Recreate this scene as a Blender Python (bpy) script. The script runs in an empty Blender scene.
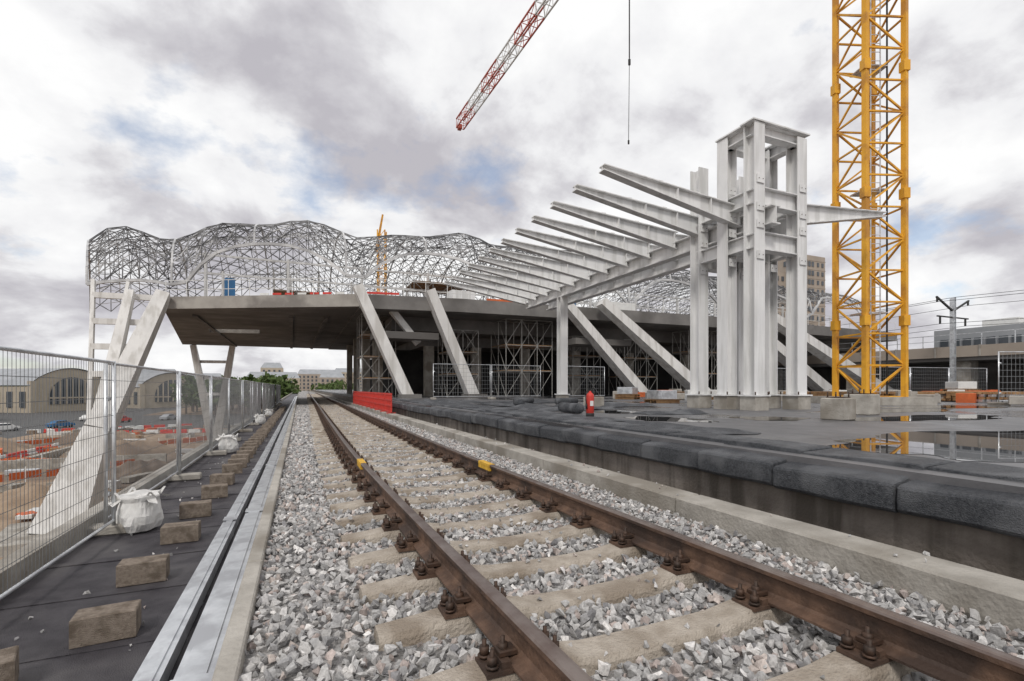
import bpy, math, random, bmesh
import numpy as np
from mathutils import Vector
random.seed(7); rng=np.random.default_rng(11)
sc=bpy.context.scene
sc.view_settings.view_transform='Standard'; sc.view_settings.look='None'; sc.view_settings.exposure=0

# ---------------------------------------------------------------- materials
def mat(name,c1,c2=None,scale=4.0,rough=.7,metal=0.0,bump=0.0,bscale=None,detail=6,c3=None,s3=.6,rough2=None,spec=.4,lo=.35,hi=.65,streak=False):
    m=bpy.data.materials.new(name); m.use_nodes=True
    nt=m.node_tree; N=nt.nodes; L=nt.links; b=N['Principled BSDF']
    b.inputs['Roughness'].default_value=rough; b.inputs['Metallic'].default_value=metal
    b.inputs['Specular IOR Level'].default_value=spec
    if c2 is None: c2=tuple(x*.8 for x in c1)
    tc=N.new('ShaderNodeTexCoord')
    n=N.new('ShaderNodeTexNoise'); n.inputs['Scale'].default_value=scale; n.inputs['Detail'].default_value=detail; n.inputs['Roughness'].default_value=.6
    L.new(tc.outputs['Object'],n.inputs['Vector'])
    r=N.new('ShaderNodeValToRGB'); r.color_ramp.elements[0].position=lo; r.color_ramp.elements[1].position=hi
    r.color_ramp.elements[0].color=(*c1,1); r.color_ramp.elements[1].color=(*c2,1)
    L.new(n.outputs['Fac'],r.inputs['Fac']); out=r.outputs['Color']
    if c3 is not None:
        n3=N.new('ShaderNodeTexNoise'); n3.inputs['Scale'].default_value=s3; n3.inputs['Detail'].default_value=5
        if streak:
            mp=N.new('ShaderNodeMapping'); mp.inputs['Scale'].default_value=(5,5,.5); L.new(tc.outputs['Object'],mp.inputs[0]); L.new(mp.outputs[0],n3.inputs['Vector'])
        else: L.new(tc.outputs['Object'],n3.inputs['Vector'])
        r3=N.new('ShaderNodeValToRGB'); r3.color_ramp.elements[0].position=.48; r3.color_ramp.elements[1].position=.62
        L.new(n3.outputs['Fac'],r3.inputs['Fac'])
        mx=N.new('ShaderNodeMix'); mx.data_type='RGBA'; L.new(r3.outputs['Color'],mx.inputs[0]); L.new(out,mx.inputs[6]); mx.inputs[7].default_value=(*c3,1)
        out=mx.outputs[2]
        if rough2 is not None:
            mr=N.new('ShaderNodeMapRange'); mr.inputs[3].default_value=rough; mr.inputs[4].default_value=rough2
            L.new(r3.outputs['Color'],mr.inputs[0]); L.new(mr.outputs[0],b.inputs['Roughness'])
    L.new(out,b.inputs['Base Color'])
    if bump>0:
        nb=N.new('ShaderNodeTexNoise'); nb.inputs['Scale'].default_value=bscale or scale*4; nb.inputs['Detail'].default_value=6
        L.new(tc.outputs['Object'],nb.inputs['Vector'])
        bp=N.new('ShaderNodeBump'); bp.inputs['Strength'].default_value=bump; bp.inputs['Distance'].default_value=.03
        L.new(nb.outputs['Fac'],bp.inputs['Height']); L.new(bp.outputs['Normal'],b.inputs['Normal'])
    return m
M={}
M['white']=mat('white_steel_paint',(.70,.70,.70),(.77,.77,.765),1.3,.42,bump=.05,c3=(.60,.60,.59),s3=.8,streak=True)
M['whitec']=mat('pale_leg_paint',(.60,.59,.575),(.70,.69,.67),.9,.6,bump=.1,c3=(.50,.485,.46),s3=.5,streak=True)
M['conc']=mat('concrete',(.29,.27,.24),(.43,.405,.365),3,.85,bump=.4,bscale=30,c3=(.235,.212,.18),s3=1.1)
M['walld']=mat('dark_streaked_wall',(.14,.118,.10),(.24,.21,.185),2,.85,bump=.4,bscale=30,c3=(.09,.076,.063),s3=.8,streak=True)  # concrete in a darker, browner tone with upright streaks
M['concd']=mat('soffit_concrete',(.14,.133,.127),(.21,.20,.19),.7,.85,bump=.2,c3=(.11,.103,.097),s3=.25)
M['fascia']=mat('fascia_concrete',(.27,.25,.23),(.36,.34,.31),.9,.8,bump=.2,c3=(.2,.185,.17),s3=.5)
M['dark']=mat('painted_deck_shade',(.018,.017,.017),(.04,.038,.036),.8,.9)  # near-black colour, paints the shade under the deck
M['sleeper']=mat('sleeper_concrete',(.33,.285,.235),(.46,.41,.35),7,.85,bump=.6,bscale=60,c3=(.26,.215,.17),s3=3)
M['rust']=mat('rusty_rail',(.080,.047,.032),(.155,.092,.061),9,.7,bump=.25,bscale=50,c3=(.052,.033,.025),s3=3)
M['railtop']=mat('rail_head',(.24,.20,.18),(.14,.10,.085),5,.34,metal=.6)
M['bolt']=mat('dark_fastening',(.04,.028,.022),(.085,.048,.032),20,.6,metal=.3)
M['yellow']=mat('yellow_marking',(.75,.45,.04),(.5,.28,.03),14,.6)
M['crane']=mat('crane_yellow',(.80,.41,.03),(.70,.34,.025),1.5,.5,c3=(.5,.23,.03),s3=1.3)
M['red']=mat('barrier_red',(.62,.05,.035),(.46,.04,.03),3,.55)
M['orange']=mat('safety_orange',(.62,.14,.04),(.45,.10,.03),3,.6)
M['whitep']=mat('white_plastic',(.70,.70,.68),(.6,.6,.59),3,.6)
M['galv']=mat('galvanised_steel',(.60,.62,.64),(.76,.78,.80),6,.33,metal=.7,c3=(.5,.51,.53),s3=4)
M['pipe']=mat('scaffold_tube',(.26,.255,.24),(.42,.41,.39),3,.5,metal=.3)
M['wire']=mat('fence_wire',(.24,.25,.26),(.34,.35,.36),3,.45,metal=.5)
M['grid']=mat('gridshell_steel',(.06,.06,.064),(.24,.24,.245),.45,.5,metal=.1,lo=.42,hi=.58)
M['gridl']=mat('gridshell_light_steel',(.35,.35,.355),(.62,.62,.62),.45,.5,metal=.1,lo=.42,hi=.58)
M['memb']=mat('bitumen_membrane',(.040,.036,.043),(.080,.074,.082),5,.6,bump=.7,bscale=120,c3=(.115,.108,.112),s3=1.0)
M['membedge']=mat('bitumen_edge',(.030,.033,.040),(.080,.085,.094),40,.5,bump=.9,bscale=110,c3=(.125,.13,.14),s3=2.2)
M['wood']=mat('timber',(.38,.23,.11),(.25,.14,.07),5,.8,bump=.3)
M['brickc']=mat('paver_block',(.20,.16,.125),(.30,.25,.205),30,.9,bump=.6,bscale=140,c3=(.15,.118,.09),s3=9)
M['sack']=mat('white_sack',(.74,.73,.71),(.62,.61,.59),8,.75,bump=.4,bscale=14)
M['black']=mat('black_rubber',(.02,.02,.02),(.035,.035,.035),6,.6)
M['tan']=mat('tan_render',(.44,.38,.30),(.38,.33,.26),.4,.9)
M['beige']=mat('tower_cladding',(.30,.255,.215),(.37,.32,.27),.3,.8)
M['brick']=mat('red_brick',(.30,.12,.065),(.24,.1,.06),2,.9)
M['roofg']=mat('zinc_roof',(.26,.275,.29),(.34,.35,.37),.3,.5)
M['glass']=mat('dark_glass',(.06,.07,.08),(.10,.11,.125),.3,.12)
M['blue']=mat('blue_plastic',(.03,.14,.3),(.03,.11,.24),2,.6)
M['leaf']=mat('foliage',(.045,.085,.02),(.10,.13,.04),1.2,.9)
M['barkm']=mat('bark',(.08,.06,.045),(.12,.09,.07),3,.9)
M['soil']=mat('soil',(.24,.170,.118),(.36,.27,.19),.7,.95,bump=.6,bscale=4,c3=(.15,.112,.085),s3=.12)

# ---------------------------------------------------------------- mesh builder
class MB:
    def __init__(s,*mats): s.v=[];s.f=[];s.m=[];s.mats=mats;s.sm=[]
    def add(s,vs,fs,mi=0,smooth=False):
        o=len(s.v); s.v.extend([tuple(p) for p in vs])
        for f in fs: s.f.append(tuple(i+o for i in f)); s.m.append(mi); s.sm.append(smooth)
    def box(s,x0,x1,y0,y1,z0,z1,mi=0):
        s.add([(x0,y0,z0),(x1,y0,z0),(x1,y1,z0),(x0,y1,z0),(x0,y0,z1),(x1,y0,z1),(x1,y1,z1),(x0,y1,z1)],
              [(0,3,2,1),(4,5,6,7),(0,1,5,4),(1,2,6,5),(2,3,7,6),(3,0,4,7)],mi)
    def obox(s,c,sx,sy,sz,rz=0,mi=0,bev=0):
        a,b=math.cos(rz),math.sin(rz); vs=[]
        if bev<=0:
            for z in(-1,1):
                for x,y in((-1,-1),(1,-1),(1,1),(-1,1)):
                    X=x*sx/2;Y=y*sy/2; vs.append((c[0]+a*X-b*Y,c[1]+b*X+a*Y,c[2]+z*sz/2))
            s.add(vs,[(0,3,2,1),(4,5,6,7),(0,1,5,4),(1,2,6,5),(2,3,7,6),(3,0,4,7)],mi)
        else:
            for zz,ins in((-sz/2,bev),(-sz/2+bev,0),(sz/2-bev,0),(sz/2,bev)):
                hx=sx/2-ins;hy=sy/2-ins
                for x,y in((-1,-1),(1,-1),(1,1),(-1,1)):
                    X=x*hx;Y=y*hy; vs.append((c[0]+a*X-b*Y,c[1]+b*X+a*Y,c[2]+zz))
            fs=[(0,3,2,1),(12,13,14,15)]
            for k in range(3):
                for i in range(4):
                    j=(i+1)%4; fs.append((k*4+i,k*4+j,k*4+4+j,k*4+4+i))
            s.add(vs,fs,mi)
    def beam(s,p,q,w1,h1,w2=None,h2=None,mi=0,up=(0,0,1)):
        p=Vector(p);q=Vector(q);d=(q-p).normalized();u=Vector(up)
        if abs(d.dot(u))>.98:u=Vector((0,1,0))
        a=d.cross(u).normalized();b=a.cross(d).normalized()
        w2=w1 if w2 is None else w2;h2=h1 if h2 is None else h2
        vs=[]
        for P,w,h in((p,w1,h1),(q,w2,h2)):
            for i,j in((-1,-1),(1,-1),(1,1),(-1,1)): vs.append(P+a*(i*w/2)+b*(j*h/2))
        s.add(vs,[(0,1,2,3),(7,6,5,4),(0,4,5,1),(1,5,6,2),(2,6,7,3),(3,7,4,0)],mi)
    def tube(s,p,q,r,n=4,mi=0,caps=False):
        p=Vector(p);q=Vector(q);d=(q-p)
        if d.length<1e-6:return
        d.normalize();u=Vector((0,0,1)) if abs(d.z)<.95 else Vector((1,0,0))
        a=d.cross(u).normalized();b=a.cross(d)
        vs=[]
        for P in(p,q):
            for k in range(n):
                t=2*math.pi*(k+.5)/n; vs.append(P+a*(math.cos(t)*r)+b*(math.sin(t)*r))
        fs=[(k,(k+1)%n,n+(k+1)%n,n+k) for k in range(n)]
        if caps: fs+= [tuple(range(n-1,-1,-1)),tuple(range(n,2*n))]
        s.add(vs,fs,mi,n>4)
    def ibeam(s,p,q,w,h1,h2,t=.03,mi=0):
        p=Vector(p);q=Vector(q);d=(q-p).normalized();a=d.cross(Vector((0,0,1))).normalized();b=a.cross(d).normalized()
        s.beam(p+b*(h1/2),q+b*(h2/2),w,t,mi=mi); s.beam(p-b*(h1/2),q-b*(h2/2),w,t,mi=mi)
        s.beam(p,q,t,h1-t-.004,t,h2-t-.004,mi=mi)
    def hcol(s,x,y,z0,z1,w=.42,d=.42,t=.035,mi=0,ax='x'):
        if ax=='x':
            s.box(x-w/2,x-w/2+t,y-d/2,y+d/2,z0,z1,mi);s.box(x+w/2-t,x+w/2,y-d/2,y+d/2,z0,z1,mi);s.box(x-w/2+t,x+w/2-t,y-t/2,y+t/2,z0+.002,z1-.002,mi)
        else:
            s.box(x-w/2,x+w/2,y-d/2,y-d/2+t,z0,z1,mi);s.box(x-w/2,x+w/2,y+d/2-t,y+d/2,z0,z1,mi);s.box(x-t/2,x+t/2,y-d/2+t,y+d/2-t,z0+.002,z1-.002,mi)
    def lathe(s,prof,c,n=16,mi=0,fold=0,k=7,ph=0,sq=1.0):
        vs=[]
        for r,z in prof:
            for i in range(n):
                t=2*math.pi*i/n; rr=r*(1+fold*math.sin(k*t+ph+z*9)+fold*.8*math.sin(3*t+ph*2-z*5)+fold*.6*abs(math.sin(5*t+ph+z*14)))
                vs.append((c[0]+rr*math.cos(t)*sq,c[1]+rr*math.sin(t),c[2]+z+(fold*.25*math.sin(4*t+ph)*z)))
        fs=[]
        for a in range(len(prof)-1):
            for i in range(n):
                j=(i+1)%n; fs.append((a*n+i,a*n+j,(a+1)*n+j,(a+1)*n+i))
        fs.append(tuple(range(n-1,-1,-1))); fs.append(tuple((len(prof)-1)*n+i for i in range(n)))
        s.add(vs,fs,mi,fold==0)
    def sheet(s,fn,nu,nv,mi=0,smooth=True):
        vs=[fn(i/nu,j/nv) for i in range(nu+1) for j in range(nv+1)]
        fs=[(i*(nv+1)+j,(i+1)*(nv+1)+j,(i+1)*(nv+1)+j+1,i*(nv+1)+j+1) for i in range(nu) for j in range(nv)]
        s.add(vs,fs,mi,smooth)
    def make(s,name,parent=None):
        me=bpy.data.meshes.new(name); me.from_pydata(s.v,[],s.f)
        for m in s.mats: me.materials.append(M[m] if isinstance(m,str) else m)
        me.polygons.foreach_set('material_index',s.m); me.polygons.foreach_set('use_smooth',s.sm)
        me.update(); o=bpy.data.objects.new(name,me); sc.collection.objects.link(o)
        if parent:o.parent=parent
        return o
def empty(name,loc=(0,0,0)):
    e=bpy.data.objects.new(name,None); sc.collection.objects.link(e); return e

# ---------------------------------------------------------------- camera, world, sun
cam=bpy.data.cameras.new('camera'); co=bpy.data.objects.new('camera',cam); sc.collection.objects.link(co)
co.location=(0,0,1.75); co.rotation_euler=(math.radians(90),0,-math.radians(23.4))
cam.sensor_width=36; cam.lens=17.23; cam.shift_y=.0464; cam.clip_end=6000; cam.clip_start=.05
sc.camera=co
SE,SR=48,215
w=bpy.data.worlds.new('World'); sc.world=w; w.use_nodes=True
nt=w.node_tree;N=nt.nodes;L=nt.links
for n in list(N):N.remove(n)
out=N.new('ShaderNodeOutputWorld'); sky=N.new('ShaderNodeTexSky'); sky.sky_type='NISHITA'; sky.sun_disc=False
sky.sun_elevation=math.radians(SE); sky.sun_rotation=math.radians(SR)
bg1=N.new('ShaderNodeBackground'); bg1.inputs['Strength'].default_value=.15; L.new(sky.outputs[0],bg1.inputs['Color'])
tc=N.new('ShaderNodeTexCoord'); sx=N.new('ShaderNodeSeparateXYZ'); L.new(tc.outputs['Generated'],sx.inputs[0])
def math_(op,a,b=None):
    m=N.new('ShaderNodeMath');m.operation=op
    for i,x in enumerate((a,b)):
        if x is None:continue
        if isinstance(x,(int,float)):m.inputs[i].default_value=x
        else:L.new(x,m.inputs[i])
    return m.outputs[0]
zz=math_('ADD',math_('MAXIMUM',sx.outputs[2],0.0),.42)
cx=N.new('ShaderNodeCombineXYZ'); L.new(math_('DIVIDE',sx.outputs[0],zz),cx.inputs[0]); L.new(math_('DIVIDE',sx.outputs[1],zz),cx.inputs[1])
def noise(sc_,det,rg,off,dist=0):
    mp=N.new('ShaderNodeMapping'); mp.inputs['Location'].default_value=off; L.new(cx.outputs[0],mp.inputs[0])
    n=N.new('ShaderNodeTexNoise'); n.inputs['Scale'].default_value=sc_;n.inputs['Detail'].default_value=det;n.inputs['Roughness'].default_value=rg;n.inputs['Distortion'].default_value=dist
    L.new(mp.outputs[0],n.inputs['Vector']); return n.outputs['Fac']
n1=noise(3.0,12,.56,(3.1,7.7,0),.15); n2=noise(1.2,4,.5,(6.4,1.2,0))
mixn=math_('ADD',math_('MULTIPLY',n1,.55),math_('MULTIPLY',n2,.45))
cr=N.new('ShaderNodeValToRGB'); L.new(mixn,cr.inputs[0]); e=cr.color_ramp.elements
e[0].position=.40;e[0].color=(.52,.505,.545,1); e[1].position=.56;e[1].color=(1.0,1.0,1.0,1)
x=e.new(.45);x.color=(.67,.66,.69,1); x=e.new(.495);x.color=(.88,.88,.895,1)
bg2=N.new('ShaderNodeBackground'); L.new(cr.outputs[0],bg2.inputs[0]); bg2.inputs[1].default_value=1.0
gap=N.new('ShaderNodeValToRGB'); L.new(noise(1.9,8,.58,(2.3,4.9,0)),gap.inputs[0]); gap.color_ramp.elements[0].position=.33; gap.color_ramp.elements[1].position=.41
gap.color_ramp.elements[0].color=(.4,.4,.4,1)
ms=N.new('ShaderNodeMixShader'); L.new(gap.outputs[0],ms.inputs[0]); L.new(bg1.outputs[0],ms.inputs[1]); L.new(bg2.outputs[0],ms.inputs[2]); L.new(ms.outputs[0],out.inputs[0])
sd=bpy.data.lights.new('sun','SUN'); sd.energy=1.8; sd.angle=math.radians(12); sd.color=(1,.96,.9)
so=bpy.data.objects.new('sun',sd); sc.collection.objects.link(so)
az=math.radians(SR); dv=Vector((math.sin(az)*math.cos(math.radians(SE)),math.cos(az)*math.cos(math.radians(SE)),math.sin(math.radians(SE))))
so.rotation_euler=dv.to_track_quat('Z','Y').to_euler(); so.location=(0,-20,40)

# ---------------------------------------------------------------- ground
G=-6.2
b=MB('soil'); b.sheet(lambda u,v:(-2500+5000*u,-600+4600*v,G+0.0),8,8); b.make('ground')
b=MB(mat('asphalt_road',(.06,.06,.062),(.10,.098,.095),.8,.8,bump=.1)); 
b.sheet(lambda u,v:(-140+98*u,60+190*v,G+.01),4,4,smooth=False)
b.sheet(lambda u,v:(-42+34*u,112+60*v,G+.014),4,4,smooth=False); b.make('road')
def moundfn(cx_,cy,rx,ry,h,sd_):
    r=np.random.default_rng(sd_); ph=r.uniform(0,6,6)
    def fn(u,v):
        X=(u-.5)*2;Y=(v-.5)*2; rr=max(0,1-(X*X+Y*Y)); k=rr**.8*(1+.25*math.sin(7*X+ph[0])*math.cos(6*Y+ph[1])+.12*math.sin(17*X+ph[2]+9*Y))
        return (cx_+X*rx,cy+Y*ry,G-.05+h*k)
    return fn
b=MB('soil')
for i,(x_,y_,rx,ry,h) in enumerate([(-20,30,5,6,1.3),(-24,42,6,5,1.8),(-16,44,4,4,1.2),(-33,60,7,6,2.2),(-14,56,3,6,1.0),(-20,74,6,5,1.4),(-40,84,8,6,2.0),(-28,92,6,5,1.5)]):
    b.sheet(moundfn(x_,y_,rx,ry,h,i),26,26)
b.make('soil_mounds')

# viaduct body / deck
b=MB('conc','memb')
b.box(-2.45,60,-14,260,G,-.03,0); b.box(-2.3,4.3,-14,260,-.03,0,1)
b.box(-2.45,-2.27,-14,260,-.03,.22,0)
for k in range(60):
    y0=-2+k*1.02+random.uniform(-.03,.03); b.box(-2.26,-.9,y0,y0+.09,.001,.006+.002*(k%3),1)
b.make('viaduct')
b=MB('conc')
for k in range(70):
    y0=-2+k*3; b.obox((-.30,y0+1.49,.25),.10,2.975,.5,0,0,.01)
for k in range(70):
    y0=-2+k*3; b.obox((3.74,y0+1.49,.31),.34,2.98,.62,0,0,.015)
b.make('ballast_retaining_kerb')
b=MB('galv')
for xx,zb,wd in((-.86,.02,.14),(-.62,.10,.19)):
    for k in range(26):
        y0=-1+k*4.0; y1=y0+3.985; off=.006*math.sin(k*3.1)
        x0=xx+off; t=.006;h=.09
        b.box(x0,x0+wd,y0,y1,zb+h,zb+h+t); b.box(x0,x0+t,y0,y1,zb,zb+h-.001); b.box(x0+wd-t,x0+wd,y0,y1,zb,zb+h-.001)
        b.box(x0+.035,x0+wd-.035,y0,y1,zb+h+t+.001,zb+h+t+.012)
        b.box(x0-.006,x0+wd+.006,y1-.09,y1+.09,zb+h+t+.013,zb+h+t+.019)
for k in range(50):
    y=0.6+k*2.0; b.box(-.60,-.37,y,y+.05,.005,.095); b.box(-.88,-.72,y,y+.05,.004,.018)
b.make('galvanised_cable_channel')

# ---------------------------------------------------------------- track
ys=np.linspace(-4,250,1271)
ctrl_y=[-4,1.2,4,7.5,11,20,35,60,120,250]; ctrl_x=[1.90,1.745,1.665,1.60,1.61,1.70,1.88,2.1,2.7,4.2]
xs=np.interp(ys,ctrl_y,ctrl_x)
for _ in range(4):
    k=np.ones(9)/9; pad=np.pad(xs,4,mode='reflect',reflect_type='odd'); xs=np.convolve(pad,k,'valid')
def tx(y): return float(np.interp(y,ys,xs))
track=empty('railway_track')
prof=[(-.075,0,0),(.075,0,0),(.075,.012,0),(.02,.03,0),(.009,.045,0),(.009,.13,0),(.036,.145,0),(.037,.168,0),(.030,.178,1),(.012,.18,1),(-.012,.18,1),(-.030,.178,1),(-.037,.168,0),(-.036,.145,0),(-.009,.13,0),(-.009,.045,0),(-.02,.03,0),(-.075,.012,0)]
b=MB('rust','railtop')
yl=list(np.arange(-3,30,.5))+list(np.arange(30,250,3.))
for off in(-.795,.795):
    o=len(b.v);n=len(prof)
    for y in yl:
        X=tx(y)+off
        for px,pz,_ in prof:b.v.append((X+px,y,.52+pz))
    for i in range(len(yl)-1):
        for j in range(n):
            k=(j+1)%n; b.f.append((o+i*n+j,o+i*n+k,o+(i+1)*n+k,o+(i+1)*n+j)); b.m.append(1 if 7<=j<=11 else 0); b.sm.append(False)
b.make('rails',track)
SY=[.25+.6*k for k in range(-1,190)]
b=MB('sleeper')
secs=[(-1.35,.30,.20,.27),(-1.33,.465,.17,.27),(-1.1,.485,.17,.28),(-.98,.50,.175,.28),(-.60,.50,.175,.28),(-.42,.47,.19,.26),(0,.462,.19,.25),(.42,.47,.19,.26),(.60,.50,.175,.28),(.98,.50,.175,.28),(1.1,.485,.17,.28),(1.33,.465,.17,.27),(1.35,.30,.20,.27)]
for i,y in enumerate(SY):
    c=tx(y); a=random.uniform(-.008,.008); dz=random.uniform(-.006,.004); vs=[];dy=random.uniform(-.02,.02)
    for x_,zt,wt,wb in secs:
        for (yy,z_) in((-wb/2,.25),(-wt/2-.008,zt-.03),(-wt/2+.012,zt),(wt/2-.012,zt),(wt/2+.008,zt-.03),(wb/2,.25)):
            vs.append((c+x_,y+dy+yy+a*x_,z_+dz))
    fs=[]
    for s_ in range(len(secs)-1):
        for j in range(5): fs.append((s_*6+j,s_*6+6+j,s_*6+7+j,s_*6+1+j))
    fs.append((0,1,2,3,4,5)); m_=(len(secs)-1)*6; fs.append(tuple(m_+j for j in(5,4,3,2,1,0)))
    b.add(vs,fs)
b.make('sleepers',track)
b=MB('bolt','rust')
for y in SY:
    if y>60:break
    for off in(-.795,.795):
        X=tx(y)+off
        b.box(X-.19,X+.19,y-.08,y+.08,.498,.518,1)
        for s_ in(-1,1):
            b.box(X+s_*.095-.022,X+s_*.095+.022,y-.07,y+.07,.518,.55,1)
            b.obox((X+s_*.072,y,.565),.085,.075,.03,0,0,.006)
            if y<30:
                for (ox,oy,h) in((.085,0,.10),(.155,-.05,.075),(.155,.05,.075)):
                    b.tube((X+s_*ox,y+oy,.51),(X+s_*ox,y+oy,.53+h),.011,6,0,True)
                    b.tube((X+s_*ox,y+oy,.50+h-.035),(X+s_*ox,y+oy,.50+h),.024,6,0,True)
                    b.tube((X+s_*ox,y+oy,.50+h-.045),(X+s_*ox,y+oy,.50+h-.037),.031,8,0,True)
b.make('rail_fastenings',track)
b=MB('yellow')
for off,y in((-.795,7.35),(.795,6.5)):
    X=tx(y)+off
    for s_ in(-1,1):
        b.box(X+s_*.0225-.016,X+s_*.0225+.016,y-.22,y+.22,.61,.66)
    b.box(X-.041,X+.041,y-.22,y+.22,.662,.7015)
b.make('rail_markers',track)

# ---------------------------------------------------------------- ballast (angular crushed stones)
def variants(nvar,seed):
    r=np.random.default_rng(seed);out=[]
    for _ in range(nvar):
        bmx=bmesh.new(); k=r.integers(7,11)
        for _i in range(k):
            p=r.normal(size=3);p/=np.abs(p).max()**.55*np.linalg.norm(p)**.45; bmx.verts.new(tuple(p*r.uniform(.85,1.1)))
        rs=bmesh.ops.convex_hull(bmx,input=bmx.verts[:])
        bad=[g for g in rs['geom_interior'] if isinstance(g,bmesh.types.BMVert)]
        if bad:bmesh.ops.delete(bmx,geom=list(set(bad)),context='VERTS')
        bmesh.ops.triangulate(bmx,faces=bmx.faces[:]); bmx.verts.ensure_lookup_table(); bmx.verts.index_update()
        out.append((np.array([v.co[:] for v in bmx.verts]),np.array([[v.index for v in f.verts] for f in bmx.faces]))); bmx.free()
    return out
VARS=variants(48,5)
pal=np.array([(.36,.355,.35),(.45,.44,.43),(.29,.285,.285),(.55,.535,.525),(.40,.34,.315),(.48,.42,.385),(.22,.215,.22),(.64,.62,.60)])
def stonefield(name,pts,size,material):
    vid=rng.integers(0,len(VARS),len(pts)); VV=[];FF=[];CC=[];o=0
    for k,(bv,bf) in enumerate(VARS):
        s_=vid==k; n=int(s_.sum())
        if n==0: continue
        base=bv[None]*rng.uniform(.68,1.28,(n,1,3))
        q=rng.normal(size=(n,4)); q/=np.linalg.norm(q,axis=1)[:,None]; w_,x_,y_,z_=q.T
        R=np.stack([1-2*(y_*y_+z_*z_),2*(x_*y_-z_*w_),2*(x_*z_+y_*w_),2*(x_*y_+z_*w_),1-2*(x_*x_+z_*z_),2*(y_*z_-x_*w_),2*(x_*z_-y_*w_),2*(y_*z_+x_*w_),1-2*(x_*x_+y_*y_)],1).reshape(n,3,3)
        V=np.einsum('nij,nkj->nki',R,base)*size[s_][:,None,None]+pts[s_][:,None,:]
        nb=len(bv); F=(bf[None]+np.arange(n)[:,None,None]*nb).reshape(-1,3)+o; o+=n*nb
        c=pal[rng.choice(8,n,p=[.24,.22,.14,.14,.08,.07,.05,.06])]*rng.uniform(.82,1.15,(n,1))
        VV.append(V.reshape(-1,3));FF.append(F);CC.append(np.repeat(np.column_stack([c,np.ones(n)]),nb,0))
    V=np.vstack(VV);F=np.vstack(FF);C=np.vstack(CC);nf=len(F)
    me=bpy.data.meshes.new(name)
    me.vertices.add(len(V));me.vertices.foreach_set('co',V.reshape(-1).astype(np.float32))
    me.loops.add(nf*3);me.loops.foreach_set('vertex_index',F.reshape(-1).astype(np.int32))
    me.polygons.add(nf);me.polygons.foreach_set('loop_start',np.arange(0,nf*3,3,dtype=np.int32));me.polygons.foreach_set('loop_total',np.full(nf,3,dtype=np.int32))
    at=me.color_attributes.new('col','FLOAT_COLOR','POINT'); at.data.foreach_set('color',C.reshape(-1).astype(np.float32))
    me.materials.append(material); me.update(calc_edges=True); me.validate()
    me.polygons.foreach_set('use_smooth',np.zeros(len(me.polygons),dtype=bool))
    o=bpy.data.objects.new(name,me);sc.collection.objects.link(o);return o
bm=bpy.data.materials.new('ballast_stone');bm.use_nodes=True;nn=bm.node_tree.nodes;ll=bm.node_tree.links;bb=nn['Principled BSDF'];bb.inputs['Roughness'].default_value=.85
at=nn.new('ShaderNodeAttribute');at.attribute_name='col'; tcx=nn.new('ShaderNodeTexCoord'); no=nn.new('ShaderNodeTexNoise');no.inputs['Scale'].default_value=70;no.inputs['Detail'].default_value=4;ll.new(tcx.outputs['Object'],no.inputs['Vector'])
mr=nn.new('ShaderNodeMapRange');mr.inputs[1].default_value=.3;mr.inputs[2].default_value=.7;mr.inputs[3].default_value=.75;mr.inputs[4].default_value=1.22;ll.new(no.outputs['Fac'],mr.inputs[0])
vm=nn.new('ShaderNodeVectorMath');vm.operation='SCALE';ll.new(at.outputs['Color'],vm.inputs[0]);ll.new(mr.outputs[0],vm.inputs['Scale']);ll.new(vm.outputs[0],bb.inputs['Base Color'])
bp=nn.new('ShaderNodeBump');bp.inputs['Strength'].default_value=.35;bp.inputs['Distance'].default_value=.01;ll.new(no.outputs['Fac'],bp.inputs['Height']);ll.new(bp.outputs[0],bb.inputs['Normal'])
def grid(x0,x1,y0,y1,s):
    gx,gy=np.meshgrid(np.arange(x0,x1,s),np.arange(y0,y1,s)); p=np.stack([gx.ravel(),gy.ravel()],1); return p+rng.uniform(-.5,.5,p.shape)*s
def fieldpts(x0,x1,y0,y1,s,zr,r0,r1,ontop=.02,zc=.428):
    p=grid(x0,x1,y0,y1,s); c=np.interp(p[:,1],ys,xs); 
    k=np.round((p[:,1]-.25)/.6)*.6+.25; ins=(np.abs(p[:,1]-k)<.118)&(np.abs(p[:,0]-c)<1.36)
    rail=np.minimum(np.abs(p[:,0]-c-.795),np.abs(p[:,0]-c+.795))
    z=zc+rng.uniform(-zr,zr,len(p)); z+=.012*np.sin(p[:,0]*5+1)*np.sin(p[:,1]*3.1)
    mid=(np.abs(p[:,0]-c)<.5)
    keep=~(ins&(rng.random(len(p))>np.where(mid,.06,ontop)))&~((rail<.10)&~(~ins&(rng.random(len(p))<.9)))
    keep&=~((rail<.22)&ins)
    z=np.where(ins,np.where(mid,.475,.495),z)
    sz=rng.uniform(r0,r1,len(p)); sz=np.where(ins,sz*.7,sz); z=np.where((rail<.11),np.minimum(z,.43),z)
    return np.column_stack([p,z])[keep],sz[keep]
P1,S1=fieldpts(-.23,3.55,.5,12,.041,.024,.015,.034)
P2,S2=fieldpts(-.23,3.55,12,42,.08,.02,.032,.048,.01,.412)
P3=np.column_stack([rng.uniform(-.9,-.36,60),rng.uniform(2,16,60),np.full(60,.015)]);P4=np.column_stack([rng.uniform(3.6,3.9,50),rng.uniform(1.5,16,50),np.full(50,.632)]);P5=np.column_stack([rng.uniform(-2.0,-1.0,90),rng.uniform(3,18,90),np.full(90,.012)])
stonefield('ballast',np.vstack([P1,P2,P3,P4,P5]),np.concatenate([S1,S2,rng.uniform(.010,.022,200)]),bm)
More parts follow.
